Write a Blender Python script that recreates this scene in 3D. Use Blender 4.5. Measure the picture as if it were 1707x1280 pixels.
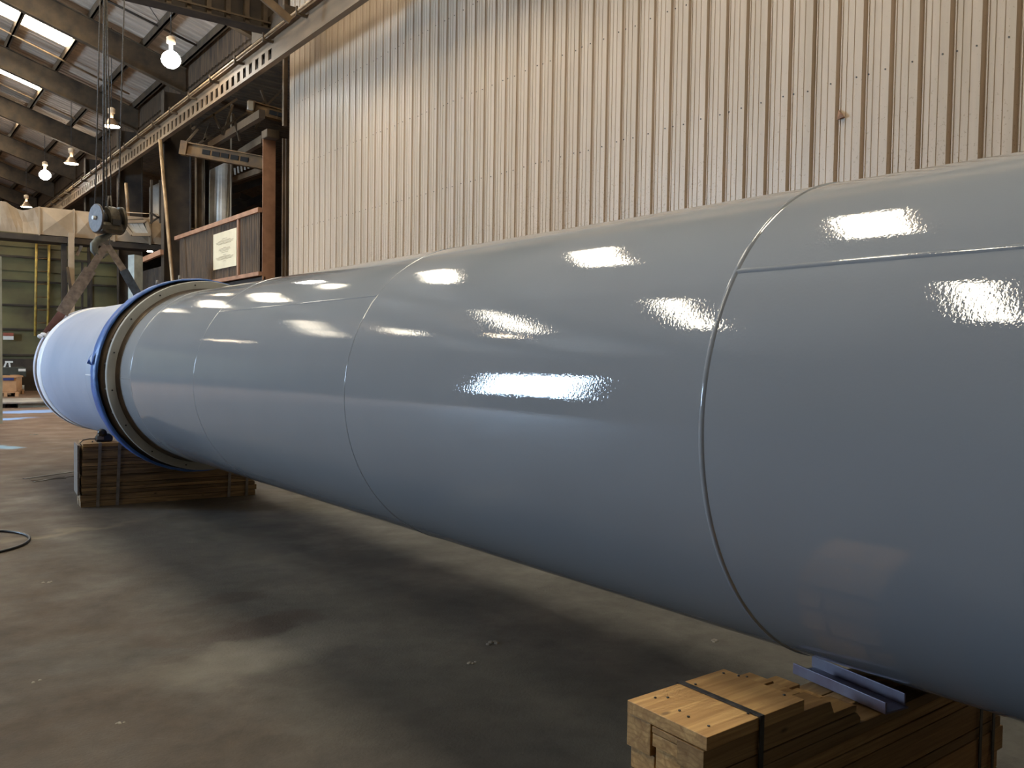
import bpy, bmesh, math, random
from mathutils import Vector, Matrix
random.seed(7)
for o in list(bpy.data.objects): bpy.data.objects.remove(o)
S = bpy.context.scene
COL = S.collection

# ------------------------------------------------------------------ camera
F = 1421.0; EYE = 1.70; ROLL = .012
def _n(v): return v.normalized()
A_ = _n(Vector(((-215-853.5)/F, -(572-640)/F, -1)))
U_ = Vector((-math.sin(ROLL), math.cos(ROLL), 0)); U_ = _n(U_-A_*U_.dot(A_))
R_ = A_.cross(U_)
cam_d = bpy.data.cameras.new('camera'); cam = bpy.data.objects.new('camera', cam_d); COL.objects.link(cam)
cam_d.sensor_fit = 'HORIZONTAL'; cam_d.sensor_width = 36; cam_d.lens = F/1707*36
cam_d.clip_start = .05; cam_d.clip_end = 300
rot = Matrix(((R_[0], R_[1], R_[2]), (A_[0], A_[1], A_[2]), (U_[0], U_[1], U_[2])))
cam.matrix_world = Matrix.Translation((0, 0, EYE)) @ rot.to_4x4()
S.camera = cam
def at(x, y, axis, val):
    """point of the real plane axis=val that a photo pixel looks at"""
    d = rot @ Vector(((x-853.5)/F, -(y-640)/F, -1))
    o = Vector((0, 0, EYE)); return o + d*((val-o[axis])/d[axis])

# ------------------------------------------------------------------ light
w = bpy.data.worlds.new('world'); S.world = w; w.use_nodes = True
w.node_tree.nodes['Background'].inputs[0].default_value = (.45, .6, 1, 1)
w.node_tree.nodes['Background'].inputs[1].default_value = .05
S.view_settings.view_transform = 'Standard'; S.view_settings.look = 'None'
S.view_settings.exposure = 0.0; S.view_settings.gamma = 1
SKY_L = 33.0; DOOR_L = 85.0; LAMP_L = 60.0

# ------------------------------------------------------------------ materials
def newmat(name):
    m = bpy.data.materials.new(name); m.use_nodes = True
    nt = m.node_tree; b = nt.nodes['Principled BSDF']
    return m, nt, b
def coords(nt, sc=(1, 1, 1), kind='Object'):
    t = nt.nodes.new('ShaderNodeTexCoord'); mp = nt.nodes.new('ShaderNodeMapping')
    mp.inputs['Scale'].default_value = sc
    nt.links.new(t.outputs[kind], mp.inputs[0]); return mp.outputs[0]
def noise(nt, vec, scale, detail=4, rough=.55, dist=0):
    n = nt.nodes.new('ShaderNodeTexNoise'); n.inputs['Scale'].default_value = scale
    n.inputs['Detail'].default_value = detail; n.inputs['Roughness'].default_value = rough
    n.inputs['Distortion'].default_value = dist
    nt.links.new(vec, n.inputs['Vector']); return n.outputs[0]
def ramp(nt, fac, stops):
    r = nt.nodes.new('ShaderNodeValToRGB'); e = r.color_ramp.elements
    e[0].position = stops[0][0]; e[0].color = (*stops[0][1], 1)
    e[1].position = stops[-1][0]; e[1].color = (*stops[-1][1], 1)
    for p, c in stops[1:-1]:
        k = e.new(p); k.color = (*c, 1)
    nt.links.new(fac, r.inputs[0]); return r.outputs[0]
def mix(nt, fac, a, b, mode='MIX'):
    m = nt.nodes.new('ShaderNodeMix'); m.data_type = 'RGBA'; m.blend_type = mode
    if isinstance(fac, float): m.inputs[0].default_value = fac
    else: nt.links.new(fac, m.inputs[0])
    for i, v in ((6, a), (7, b)):
        if isinstance(v, tuple): m.inputs[i].default_value = (*v, 1)
        else: nt.links.new(v, m.inputs[i])
    return m.outputs[2]
def bump(nt, b, h, strength, dist):
    n = nt.nodes.new('ShaderNodeBump'); n.inputs['Strength'].default_value = strength
    n.inputs['Distance'].default_value = dist; nt.links.new(h, n.inputs['Height'])
    nt.links.new(n.outputs[0], b.inputs['Normal']); return n
def mat(name, c1, c2=None, rough=.6, metal=0., scale=3., sc=(1, 1, 1), bmp=0., coat=0., lo=.35, hi=.65):
    m, nt, b = newmat(name)
    b.inputs['Roughness'].default_value = rough; b.inputs['Metallic'].default_value = metal
    b.inputs['Coat Weight'].default_value = coat
    c2 = c2 or tuple(v*.75 for v in c1)
    n = noise(nt, coords(nt, sc), scale)
    nt.links.new(ramp(nt, n, [(lo, c2), (hi, c1)]), b.inputs['Base Color'])
    if bmp: bump(nt, b, noise(nt, coords(nt, sc), scale*6, 5), .6, bmp)
    return m
def emis(name, col, strength, c2=None):
    m, nt, b = newmat(name)
    b.inputs['Base Color'].default_value = (.8, .8, .8, 1)
    b.inputs['Emission Color'].default_value = (*col, 1); b.inputs['Emission Strength'].default_value = strength
    return m

# gloss grey tower paint: smooth coat with fine orange peel
def paint(name, col, rough, peel, spec=.5):
    m, nt, b = newmat(name)
    v = coords(nt)
    b.inputs['Roughness'].default_value = rough
    b.inputs['Specular IOR Level'].default_value = spec
    n = noise(nt, v, 1.3, 3)
    nt.links.new(ramp(nt, n, [(.3, tuple(c*.95 for c in col)), (.7, col)]), b.inputs['Base Color'])
    f1 = noise(nt, v, 95, 2, .5); 
    b1 = nt.nodes.new('ShaderNodeBump'); b1.inputs['Strength'].default_value = 1; b1.inputs['Distance'].default_value = peel
    nt.links.new(f1, b1.inputs['Height'])
    f2 = noise(nt, coords(nt, (1, .35, 1)), 2.2, 2, .5)
    b2 = nt.nodes.new('ShaderNodeBump'); b2.inputs['Strength'].default_value = 1; b2.inputs['Distance'].default_value = .0022
    nt.links.new(f2, b2.inputs['Height']); nt.links.new(b1.outputs[0], b2.inputs['Normal'])
    nt.links.new(b2.outputs[0], b.inputs['Normal'])
    return m
M = {}
M['gloss'] = paint('gloss_grey_paint', (.315, .338, .368), .012, .00024, .7)
M['primer'] = mat('matte_lilac_primer', (.38, .41, .50), (.33, .365, .46), .5, scale=1.2)
M['flange'] = mat('grey_flange_paint', (.42, .42, .39), (.34, .34, .31), .4, scale=4)
M['flangedark'] = mat('bare_brown_flange_steel', (.16, .12, .085), (.07, .055, .045), .55, .3, scale=5)
M['tape'] = mat('blue_masking_film', (.06, .17, .52), (.035, .10, .34), .38, scale=9, bmp=.006)
M['whiteseal'] = mat('white_end_cap_plastic', (.86, .87, .9), (.78, .8, .85), .4, scale=4)
M['paleprimer'] = mat('pale_lilac_lip', (.62, .63, .74), (.55, .57, .68), .4, scale=4)
M['black'] = mat('black_rubber', (.02, .02, .022), rough=.35)
M['steel'] = mat('dull_steel', (.30, .28, .25), (.18, .165, .15), .5, .3, scale=8)
M['strap'] = mat('dark_steel_strap', (.10, .095, .09), (.05, .045, .04), .4, .6, scale=20)
M['rustred'] = mat('red_oxide_painted_steel', (.42, .22, .13), (.30, .15, .085), .6, scale=3)
M['brown'] = mat('brown_dusty_steel', (.105, .068, .035), (.05, .033, .019), .7, scale=2.5)
M['darkbrown'] = mat('sooty_brown_steel', (.06, .042, .026), (.026, .018, .013), .75, scale=1.8)
M['beam'] = mat('tan_painted_runway_steel', (.225, .15, .085), (.13, .083, .047), .55, scale=2, sc=(1, .3, 1))
M['rail'] = mat('worn_ochre_pipe', (.42, .28, .15), (.24, .15, .08), .4, .3, scale=3)
M['duct'] = mat('dusty_beige_duct', (.46, .34, .225), (.34, .25, .16), .6, .1, scale=1.6)
M['yellow'] = mat('yellow_ladder_paint', (.55, .36, .06), (.30, .19, .05), .55, scale=6)
M['yellowbeam'] = mat('dirty_yellow_crane_paint', (.17, .085, .02), (.075, .038, .012), .6, scale=4)
M['green'] = mat('grimy_olive_panel', (.17, .15, .06), (.08, .06, .028), .7, scale=.6, sc=(1, 1, 1.4), lo=.3, hi=.7)
M['conc'] = mat('pale_pillar_concrete', (.40, .41, .36), (.26, .27, .24), .8, scale=3)
M['sheet'] = mat('galvanised_sheet', (.80, .75, .66), (.50, .46, .40), .35, .15, scale=1.5)
M['browncorr'] = mat('weathered_brown_siding', (.13, .078, .04), (.045, .028, .017), .7, scale=5, sc=(1, 1.5, .25))
M['sign'] = mat('cream_notice_paper', (.78, .66, .44), (.70, .58, .38), .7, scale=2)
M['ink'] = mat('faded_brown_ink', (.42, .31, .18), (.36, .26, .15), .8)
M['hookplate'] = mat('pale_grey_cast_plate', (.115, .095, .085), (.07, .06, .055), .55, .2, scale=20)
M['hookbody'] = mat('greasy_olive_block', (.10, .08, .05), (.04, .033, .025), .45, .4, scale=12)
M['hookhook'] = mat('grey_green_forged_hook', (.17, .17, .14), (.09, .09, .075), .5, .2, scale=10)
M['rope'] = mat('greasy_wire_rope', (.17, .145, .12), (.08, .07, .06), .6, .4, scale=40)
M['sling'] = mat('dirty_grey_webbing', (.24, .19, .155), (.13, .10, .085), .8, scale=14)
M['slingmaroon'] = mat('maroon_webbing', (.20, .095, .075), (.13, .06, .05), .8, scale=14)
M['slingblue'] = mat('navy_webbing', (.055, .075, .11), (.03, .04, .06), .8, scale=14)
M['cardboard'] = mat('orange_brown_crate_board', (.52, .28, .13), (.42, .22, .10), .75, scale=4)
M['bluelabel'] = mat('navy_label', (.04, .05, .16), rough=.5)
M['machine'] = mat('dark_green_grey_machine', (.06, .065, .055), (.035, .038, .032), .5)
M['whitepaint'] = mat('white_enamel', (.75, .74, .70), (.66, .65, .6), .5)
M['reflector'] = mat('spun_metal_reflector', (.30, .20, .13), (.2, .13, .08), .4, .5)
M['ballast'] = mat('pale_lamp_housing', (.62, .48, .34), (.5, .38, .26), .5)
M['channel'] = mat('lilac_grey_channel_steel', (.22, .205, .255), (.17, .125, .165), .45, .2, scale=9)
M['lampglass'] = emis('warm_lamp_glow', (1, .80, .55), LAMP_L)
M['lampglasscool'] = emis('cool_lamp_glow', (1, .95, .86), LAMP_L*1.3)
M['skylight'] = emis('daylit_translucent_roof_panel', (1, .90, .70), SKY_L)
M['doorlight'] = emis('daylit_translucent_door', (.50, .72, 1), DOOR_L)
M['plaster'] = mat('pale_grey_blockwork', (.24, .23, .22), (.17, .165, .155), .8, scale=1)
M['greyplate'] = mat('pale_edge_plate', (.40, .36, .31), (.2, .17, .15), .6, scale=2, sc=(1, .5, 1))
M['signred'] = mat('dull_red_sign', (.35, .10, .06), rough=.6)
M['slot'] = mat('dark_opening', (.012, .010, .008), rough=.95)
M['debris'] = mat('grey_concrete_crumb', (.32, .29, .24), (.2, .18, .15), .9)

def m_wall():
    m, nt, b = newmat('cream_corrugated_steel')
    b.inputs['Roughness'].default_value = .42
    v = coords(nt, (1, 3, .12))
    c = ramp(nt, noise(nt, v, 1.5, 5, .6), [(.25, (.46, .355, .25)), (.55, (.55, .43, .315)), (.85, (.60, .48, .365))])
    # rust-brown splash speckle along the lower wall
    sp = noise(nt, coords(nt), 34, 3, .7); big = noise(nt, coords(nt, (1, 1, .8)), .55, 2)
    g = nt.nodes.new('ShaderNodeNewGeometry'); sx = nt.nodes.new('ShaderNodeSeparateXYZ'); nt.links.new(g.outputs['Position'], sx.inputs[0])
    mr = nt.nodes.new('ShaderNodeMapRange'); mr.inputs[1].default_value = 5.6; mr.inputs[2].default_value = 2.8
    nt.links.new(sx.outputs['Z'], mr.inputs[0])
    a1 = nt.nodes.new('ShaderNodeMath'); a1.operation = 'MULTIPLY'; nt.links.new(mr.outputs[0], a1.inputs[0]); nt.links.new(big, a1.inputs[1])
    a2 = nt.nodes.new('ShaderNodeMath'); a2.operation = 'MULTIPLY_ADD'; nt.links.new(a1.outputs[0], a2.inputs[0]); a2.inputs[1].default_value = .30; nt.links.new(sp, a2.inputs[2])
    fac = ramp(nt, a2.outputs[0], [(.695, (0, 0, 0)), (.77, (.6, .6, .6))])
    nt.links.new(mix(nt, fac, c, (.24, .16, .085)), b.inputs['Base Color'])
    return m
M['wall'] = m_wall()
def m_roof():
    m, nt, b = newmat('dusty_roof_sheeting')
    b.inputs['Roughness'].default_value = .6
    v = coords(nt, (.5, 2.5, .5))
    nt.links.new(ramp(nt, noise(nt, v, 1.2, 4), [(.3, (.34, .265, .195)), (.7, (.52, .42, .33))]), b.inputs['Base Color'])
    return m
M['roof'] = m_roof()
def m_floor():
    m, nt, b = newmat('worn_dusty_concrete')
    g = nt.nodes.new('ShaderNodeNewGeometry')
    mp = nt.nodes.new('ShaderNodeMapping'); nt.links.new(g.outputs['Position'], mp.inputs[0]); v = mp.outputs[0]
    c = ramp(nt, noise(nt, v, .55, 6, .6, .6), [(.28, (.040, .028, .019)), (.45, (.066, .047, .031)), (.58, (.058, .048, .037)), (.75, (.098, .08, .06))])
    fine = noise(nt, v, 7, 8, .75)
    c = mix(nt, 1.0, c, ramp(nt, fine, [(.3, (.72, .72, .72)), (.5, (1, 1, 1)), (.7, (1.3, 1.28, 1.25))]), 'MULTIPLY')
    # reddish dust further down the hall
    sx = nt.nodes.new('ShaderNodeSeparateXYZ'); nt.links.new(v, sx.inputs[0])
    mr = nt.nodes.new('ShaderNodeMapRange'); mr.inputs[1].default_value = 8; mr.inputs[2].default_value = 22; nt.links.new(sx.outputs['Y'], mr.inputs[0])
    c = mix(nt, mr.outputs[0], c, ramp(nt, noise(nt, v, .8, 5, .6), [(.3, (.12, .07, .045)), (.7, (.20, .125, .082))]))
    gx = nt.nodes.new('ShaderNodeMapRange'); gx.inputs[1].default_value = .9; gx.inputs[2].default_value = 2.4; nt.links.new(sx.outputs['X'], gx.inputs[0])
    gy = nt.nodes.new('ShaderNodeMapRange'); gy.inputs[1].default_value = 13; gy.inputs[2].default_value = 8; nt.links.new(sx.outputs['Y'], gy.inputs[0])
    gm = nt.nodes.new('ShaderNodeMath'); gm.operation = 'MULTIPLY'; nt.links.new(gx.outputs[0], gm.inputs[0]); nt.links.new(gy.outputs[0], gm.inputs[1])
    grey = mix(nt, 1.0, ramp(nt, noise(nt, v, 1.1, 6, .65), [(.3, (.052, .050, .046)), (.55, (.080, .077, .069)), (.75, (.125, .12, .105))]), ramp(nt, fine, [(.3, (.75, .75, .75)), (.7, (1.3, 1.3, 1.28))]), 'MULTIPLY')
    c = mix(nt, gm.outputs[0], c, grey)
    # dark oil stains
    st = noise(nt, v, 1.1, 7, .7, 1.2)
    c = mix(nt, ramp(nt, st, [(.66, (0, 0, 0)), (.74, (.55, .55, .55))]), c, (.03, .022, .017))
    # soft ragged patches: spilled pale dust, stains, grey band, painted blue daylight glow
    def blob(cx, cy, rx, ry, ang, soft=.5):
        mm = nt.nodes.new('ShaderNodeMapping'); mm.vector_type = 'TEXTURE'
        mm.inputs['Location'].default_value = (cx, cy, 0); mm.inputs['Rotation'].default_value = (0, 0, ang); mm.inputs['Scale'].default_value = (rx, ry, 1000)
        ad = nt.nodes.new('ShaderNodeVectorMath'); ad.operation = 'ADD'
        nn = nt.nodes.new('ShaderNodeTexNoise'); nn.inputs['Scale'].default_value = 2.5; nn.inputs['Detail'].default_value = 6; nt.links.new(v, nn.inputs['Vector'])
        sc = nt.nodes.new('ShaderNodeVectorMath'); sc.operation = 'MULTIPLY_ADD'
        sc.inputs[1].default_value = (.7, .7, 0); sc.inputs[2].default_value = (-.35, -.35, 0); nt.links.new(nn.outputs['Color'], sc.inputs[0])
        nt.links.new(v, ad.inputs[0]); nt.links.new(sc.outputs[0], ad.inputs[1]); nt.links.new(ad.outputs[0], mm.inputs[0])
        ln = nt.nodes.new('ShaderNodeVectorMath'); ln.operation = 'LENGTH'; nt.links.new(mm.outputs[0], ln.inputs[0])
        r = nt.nodes.new('ShaderNodeMapRange'); r.inputs[1].default_value = 1; r.inputs[2].default_value = 1-soft; nt.links.new(ln.outputs['Value'], r.inputs[0])
        return r.outputs[0]
    def scl(s, k):
        a = nt.nodes.new('ShaderNodeMath'); a.operation = 'MULTIPLY'; a.inputs[1].default_value = k; nt.links.new(s, a.inputs[0]); return a.outputs[0]
    c = mix(nt, scl(blob(1.75, 4.6, .8, .33, .3, .9), .7), c, (.24, .225, .185))
    c = mix(nt, scl(blob(1.25, 8.6, 1.3, .12, .25, .9), .5), c, (.22, .18, .125))
    c = mix(nt, scl(blob(3.1, 5.2, 4.5, 1.3, 1.25, .9), .35), c, (.11, .108, .097))  # broad, slightly lighter grey band along the tower
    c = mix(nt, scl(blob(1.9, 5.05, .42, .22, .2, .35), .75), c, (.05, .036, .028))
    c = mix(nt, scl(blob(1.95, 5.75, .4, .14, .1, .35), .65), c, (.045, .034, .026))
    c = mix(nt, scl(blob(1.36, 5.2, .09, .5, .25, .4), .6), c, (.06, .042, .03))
    c = mix(nt, scl(blob(2.1, 22.6, 1.3, .4, .35, .45), .85), c, (.22, .42, .80))  # bluish daylight glow painted into the far floor colour, here and below
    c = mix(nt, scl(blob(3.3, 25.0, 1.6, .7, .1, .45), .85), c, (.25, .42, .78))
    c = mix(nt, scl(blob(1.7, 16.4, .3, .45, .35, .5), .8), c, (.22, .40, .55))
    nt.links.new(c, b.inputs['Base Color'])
    nt.links.new(ramp(nt, noise(nt, v, 2.0, 5), [(.3, (.5, .5, .5)), (.7, (.85, .85, .85))]), b.inputs['Roughness'])
    b.inputs['Specular IOR Level'].default_value = .35
    bump(nt, b, noise(nt, v, 60, 6, .7), .5, .008)
    return m
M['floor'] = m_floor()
def m_wood(name, light, dark, knots=True):
    m, nt, b = newmat(name); b.inputs['Roughness'].default_value = .6
    oi = nt.nodes.new('ShaderNodeObjectInfo')
    tc = nt.nodes.new('ShaderNodeTexCoord')
    ad = nt.nodes.new('ShaderNodeVectorMath'); ad.operation = 'ADD'
    cm = nt.nodes.new('ShaderNodeCombineXYZ')
    mu = nt.nodes.new('ShaderNodeMath'); mu.operation = 'MULTIPLY'; mu.inputs[1].default_value = 37; nt.links.new(oi.outputs['Random'], mu.inputs[0])
    for i in range(3): nt.links.new(mu.outputs[0], cm.inputs[i])
    nt.links.new(tc.outputs['Object'], ad.inputs[0]); nt.links.new(cm.outputs[0], ad.inputs[1])
    mp = nt.nodes.new('ShaderNodeMapping'); mp.inputs['Scale'].default_value = (.55, 9, 9); nt.links.new(ad.outputs[0], mp.inputs[0])
    g = noise(nt, mp.outputs[0], 3.2, 5, .6, 1.0)
    c = ramp(nt, g, [(.28, dark), (.5, tuple((a+b_)/2 for a, b_ in zip(light, dark))), (.66, light)])
    wv = nt.nodes.new('ShaderNodeTexWave'); wv.bands_direction = 'Z'; wv.inputs['Scale'].default_value = 2.2; wv.inputs['Distortion'].default_value = 7; wv.inputs['Detail'].default_value = 2
    nt.links.new(mp.outputs[0], wv.inputs['Vector'])
    c = mix(nt, ramp(nt, wv.outputs[0], [(.0, (.45, .45, .45)), (.35, (0, 0, 0))]), c, dark)
    k = nt.nodes.new('ShaderNodeTexVoronoi'); k.inputs['Scale'].default_value = 5
    mk = nt.nodes.new('ShaderNodeMapping'); mk.inputs['Scale'].default_value = (.8, 2, 2); nt.links.new(ad.outputs[0], mk.inputs[0]); nt.links.new(mk.outputs[0], k.inputs['Vector'])
    c = mix(nt, ramp(nt, k.outputs['Distance'], [(.04, (.8, .8, .8)), (.10, (0, 0, 0))]), c, tuple(v*.35 for v in dark))
    hs = nt.nodes.new('ShaderNodeHueSaturation')
    mr = nt.nodes.new('ShaderNodeMapRange'); mr.inputs[3].default_value = .55; mr.inputs[4].default_value = 1.2; nt.links.new(oi.outputs['Random'], mr.inputs[0])
    nt.links.new(mr.outputs[0], hs.inputs['Value']); nt.links.new(c, hs.inputs['Color'])
    nt.links.new(hs.outputs[0], b.inputs['Base Color'])
    bump(nt, b, g, .4, .004)
    return m
M['wood'] = m_wood('yellow_pine_lumber', (.58, .36, .14), (.30, .155, .05))
M['oldwood'] = m_wood('stained_pine_lumber', (.46, .31, .15), (.10, .06, .03))
M['greywood'] = m_wood('weathered_end_grain', (.24, .20, .16), (.12, .095, .08))

# ------------------------------------------------------------------ mesh helpers
class MB:
    def __init__(s): s.v = []; s.f = []; s.sm = []
    def add(s, vs, fs, smooth=False):
        n = len(s.v); s.v += [tuple(v) for v in vs]; s.f += [tuple(i+n for i in f) for f in fs]; s.sm += [smooth]*len(fs); return s
    def box(s, a, b, R=None, o=(0, 0, 0)):
        x0, y0, z0 = a; x1, y1, z1 = b
        vs = [Vector(p) for p in ((x0, y0, z0), (x1, y0, z0), (x1, y1, z0), (x0, y1, z0), (x0, y0, z1), (x1, y0, z1), (x1, y1, z1), (x0, y1, z1))]
        if R is not None: vs = [R @ v for v in vs]
        o = Vector(o); vs = [v+o for v in vs]
        return s.add(vs, [(0, 3, 2, 1), (4, 5, 6, 7), (0, 1, 5, 4), (1, 2, 6, 5), (2, 3, 7, 6), (3, 0, 4, 7)])
    def bar(s, p, q, wd, ht, up=(0, 0, 1)):
        """rectangular bar from p to q, wd across, ht along up"""
        p = Vector(p); q = Vector(q); d = (q-p).normalized(); u = Vector(up)
        if abs(d.dot(u)) > .98: u = Vector((0, 1, 0))
        r = d.cross(u).normalized(); u = r.cross(d)
        vs = []
        for e in (p, q):
            for a, b_ in ((-1, -1), (1, -1), (1, 1), (-1, 1)): vs.append(e+r*a*wd/2+u*b_*ht/2)
        return s.add(vs, [(0, 3, 2, 1), (4, 5, 6, 7), (0, 1, 5, 4), (1, 2, 6, 5), (2, 3, 7, 6), (3, 0, 4, 7)])
    def tube(s, pts, r, n=10, closed=False, caps=True):
        pts = [Vector(p) for p in pts]; rs = r if isinstance(r, (list, tuple)) else [r]*len(pts)
        vs = []; N = len(pts); prev = None
        for i, p in enumerate(pts):
            if closed: d = (pts[(i+1) % N]-pts[i-1])
            else: d = pts[min(i+1, N-1)]-pts[max(i-1, 0)]
            d.normalize()
            if prev is None:
                u = Vector((0, 0, 1)) if abs(d.z) < .9 else Vector((1, 0, 0))
            else: u = prev
            x = d.cross(u).normalized(); u = x.cross(d).normalized(); prev = u
            for k in range(n):
                a = 2*math.pi*k/n; vs.append(p+(x*math.cos(a)+u*math.sin(a))*rs[i])
        fs = []
        for i in range(N if closed else N-1):
            j = (i+1) % N
            for k in range(n): fs.append((i*n+k, i*n+(k+1) % n, j*n+(k+1) % n, j*n+k))
        s.add(vs, fs, True)
        if caps and not closed:
            b0 = len(s.v)-N*n
            s.f.append(tuple(b0+k for k in reversed(range(n)))); s.sm.append(False)
            s.f.append(tuple(b0+(N-1)*n+k for k in range(n))); s.sm.append(False)
        return s
    def lathe(s, prof, n=96, axis='y', o=(0, 0, 0), smooth=True, closed=False, R=None):
        """prof: list of (radius, height) revolved about axis"""
        vs = []; o = Vector(o)
        for r, h in prof:
            for k in range(n):
                a = 2*math.pi*k/n; c, q = r*math.cos(a), r*math.sin(a)
                p = Vector((c, h, q)) if axis == 'y' else (Vector((c, q, h)) if axis == 'z' else Vector((h, c, q)))
                if R is not None: p = R @ p
                vs.append(p+o)
        fs = []; P = len(prof)
        for i in range(P if closed else P-1):
            j = (i+1) % P
            for k in range(n): fs.append((i*n+k, i*n+(k+1) % n, j*n+(k+1) % n, j*n+k))
        return s.add(vs, fs, smooth)
    def prism(s, poly, axis, a, b):
        """polygon in the two other axes extruded along axis from a to b"""
        def P(u, v, h): return {0: (h, u, v), 1: (u, h, v), 2: (u, v, h)}[axis]
        n = len(poly); vs = [P(u, v, a) for u, v in poly]+[P(u, v, b) for u, v in poly]
        fs = [tuple(reversed(range(n))), tuple(range(n, 2*n))]+[(i, (i+1) % n, (i+1) % n+n, i+n) for i in range(n)]
        return s.add(vs, fs)
    def build(s, name, m, parent=None, bevel=0., loc=None):
        me = bpy.data.meshes.new(name); me.from_pydata(s.v, [], s.f)
        me.polygons.foreach_set('use_smooth', s.sm); me.materials.append(m)
        bm = bmesh.new(); bm.from_mesh(me); bmesh.ops.recalc_face_normals(bm, faces=bm.faces); bm.to_mesh(me); bm.free()
        me.update()
        o = bpy.data.objects.new(name, me); COL.objects.link(o)
        if parent: o.parent = parent
        if loc: o.location = loc
        if bevel:
            b = o.modifiers.new('bevel', 'BEVEL'); b.width = bevel; b.segments = 2; b.limit_method = 'ANGLE'
        return o
def tag(o, label, cat, group=None, kind=None):
    o['label'] = label; o['category'] = cat
    if group: o['group'] = group
    if kind: o['kind'] = kind
    return o
def thing(name, label, cat, loc=(0, 0, 0), rz=0, group=None):
    o = bpy.data.objects.new(name, None); COL.objects.link(o); o.empty_display_size = .2
    o.location = loc; o.rotation_euler = (0, 0, rz); return tag(o, label, cat, group)
def struct(name, mb, m, parent=None):
    o = mb.build(name, m, parent)
    if not parent: o['kind'] = 'structure'
    return o
def rel(e, mb):
    """shift world-coordinate verts of a builder into the empty's frame"""
    iv = (Matrix.Translation(e.location) @ e.rotation_euler.to_matrix().to_4x4()).inverted()
    mb.v = [tuple(iv @ Vector(v)) for v in mb.v]; return mb
def label(o, t): o['label'] = t; return o

# ------------------------------------------------------------------ the setting
YN, YF = -9.0, 80.0
XW = 8.4
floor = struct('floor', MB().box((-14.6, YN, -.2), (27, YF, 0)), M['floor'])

def corr(y0, y1, pitch, prof):
    """list of (depth, y) points of a corrugated profile"""
    pts = []; k = 0; y = y0
    while y < y1-1e-6:
        for d, t in prof:
            yy = y+t*pitch
            if yy <= y1+1e-6: pts.append((d, yy))
        y += pitch
    return pts
def corr_wall(pts, x, z0, z1, th=.012):
    mb = MB(); n = len(pts)
    vs = [(x+d, y, z0) for d, y in pts]+[(x+d, y, z1) for d, y in pts]+[(x+d+th, y, z0) for d, y in pts]+[(x+d+th, y, z1) for d, y in pts]
    fs = []
    for i in range(n-1):
        fs.append((i, i+1, n+i+1, n+i)); fs.append((2*n+i+1, 2*n+i, 3*n+i, 3*n+i+1))
    mb.add(vs, fs); return mb
PITCH = .304
wall_prof = [(0, .0), (0, .20), (.008, .212), (.008, .245), (0, .257), (0, .46), (.008, .472), (.008, .505), (0, .517), (0, .69), (-.010, .70), (-.010, .735), (.065, .78), (.065, .88), (0, .925)]
WY0, WY1 = -8.86, 20.55
wall_right = struct('wall_right', corr_wall(corr(WY0, WY1, PITCH, wall_prof), XW, 0, 11.0), M['wall'])
# screw rows on the girts
mb = MB(); k = 0
for zz in (1.65, 3.15, 4.68, 6.20, 7.72, 9.2):
    for i in range(int((WY1-WY0)/PITCH)):
        y = WY0+i*PITCH
        if y < 0: continue
        tt = (.12,) if i % 3 else (.06, .66)
        for t in tt:
            mb.lathe([(.0, -.007), (.009, -.007), (.009, .0)], 6, 'x', (XW-.001, y+t*PITCH, zz+random.uniform(-.01, .01)), smooth=False)
scr = mb.build('screw_heads', M['strap'], wall_right); scr['kind'] = 'stuff'
# torn tab and a slit in the sheet
q = at(1403, 190, 0, XW-.01)
t = MB(); t.add([q+Vector((0, -.045, -.05)), q+Vector((0, .055, -.055)), q+Vector((0, .04, .06)), q+Vector((-.05, -.06, -.045)), q+Vector((-.055, -.015, .0))],
                [(0, 1, 2), (0, 2, 4), (0, 4, 3), (1, 3, 4), (1, 4, 2), (0, 3, 1)])
tag(t.build('torn_metal_tab', M['rustred']), 'small rusty torn metal tab bent out of the cream corrugated wall', 'metal tab')

roof_z = lambda x: 13.8-.32*x if x > -3 else 13.8+.96+.32*(x+3)
def roof_plane(name, x0, x1, z0, z1, y0=YN, y1=YF, th=.03):
    pts = corr(y0, y1, .6, [(0, 0), (0, .28), (.03, .34), (.03, .44), (0, .5), (0, .78), (.03, .84), (.03, .94)])
    pts.append((0, y1))
    n = len(pts); vs = [(x0, y, z0+d) for d, y in pts]+[(x1, y, z1+d) for d, y in pts]
    vs += [(x0, y, z0+d+th) for d, y in pts]+[(x1, y, z1+d+th) for d, y in pts]
    fs = []
    for i in range(n-1):
        fs.append((i, i+1, n+i+1, n+i)); fs.append((2*n+i+1, 2*n+i, 3*n+i, 3*n+i+1))
    return MB().add(vs, fs)
c1 = struct('ceiling', roof_plane('ceiling', -3, 8.45, roof_z(-3), roof_z(8.45)), M['roof'])
c2 = struct('ceiling', roof_plane('ceiling', -14.6, -3, roof_z(-14.6), roof_z(-3)), M['roof'])
c3 = struct('ceiling', roof_plane('ceiling', 8.4, 27, 10.2, 9.3, 15), M['brown'])
struct('wall_left', MB().box((-14.9, YN, 0), (-14.6, 20.2, 11.4)).box((-14.9, 25.0, 0), (-14.6, YF, 11.4)).box((-14.9, 20.2, 6.7), (-14.6, 25.0, 11.4)), M['plaster'])
struct('wall_front', MB().box((-14.9, YN-.3, 0), (8.8, YN, 15)), M['plaster'])
struct('wall_back', MB().box((-14.9, YF, 0), (27, YF+.3, 15)), M['darkbrown'])
struct('wall_outer', MB().box((27, 15, 0), (27.3, YF, 11)).box((8.6, 14.8, 0), (27.3, 15, 11)), M['browncorr'])
struct('wall_upper', MB().box((8.44, 20.6, 10.1), (8.5, YF, 11.3)), M['browncorr'])
struct('door_1', MB().box((-14.75, 20.2, 3.0), (-14.68, 25.0, 6.7)), M['doorlight'])
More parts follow.
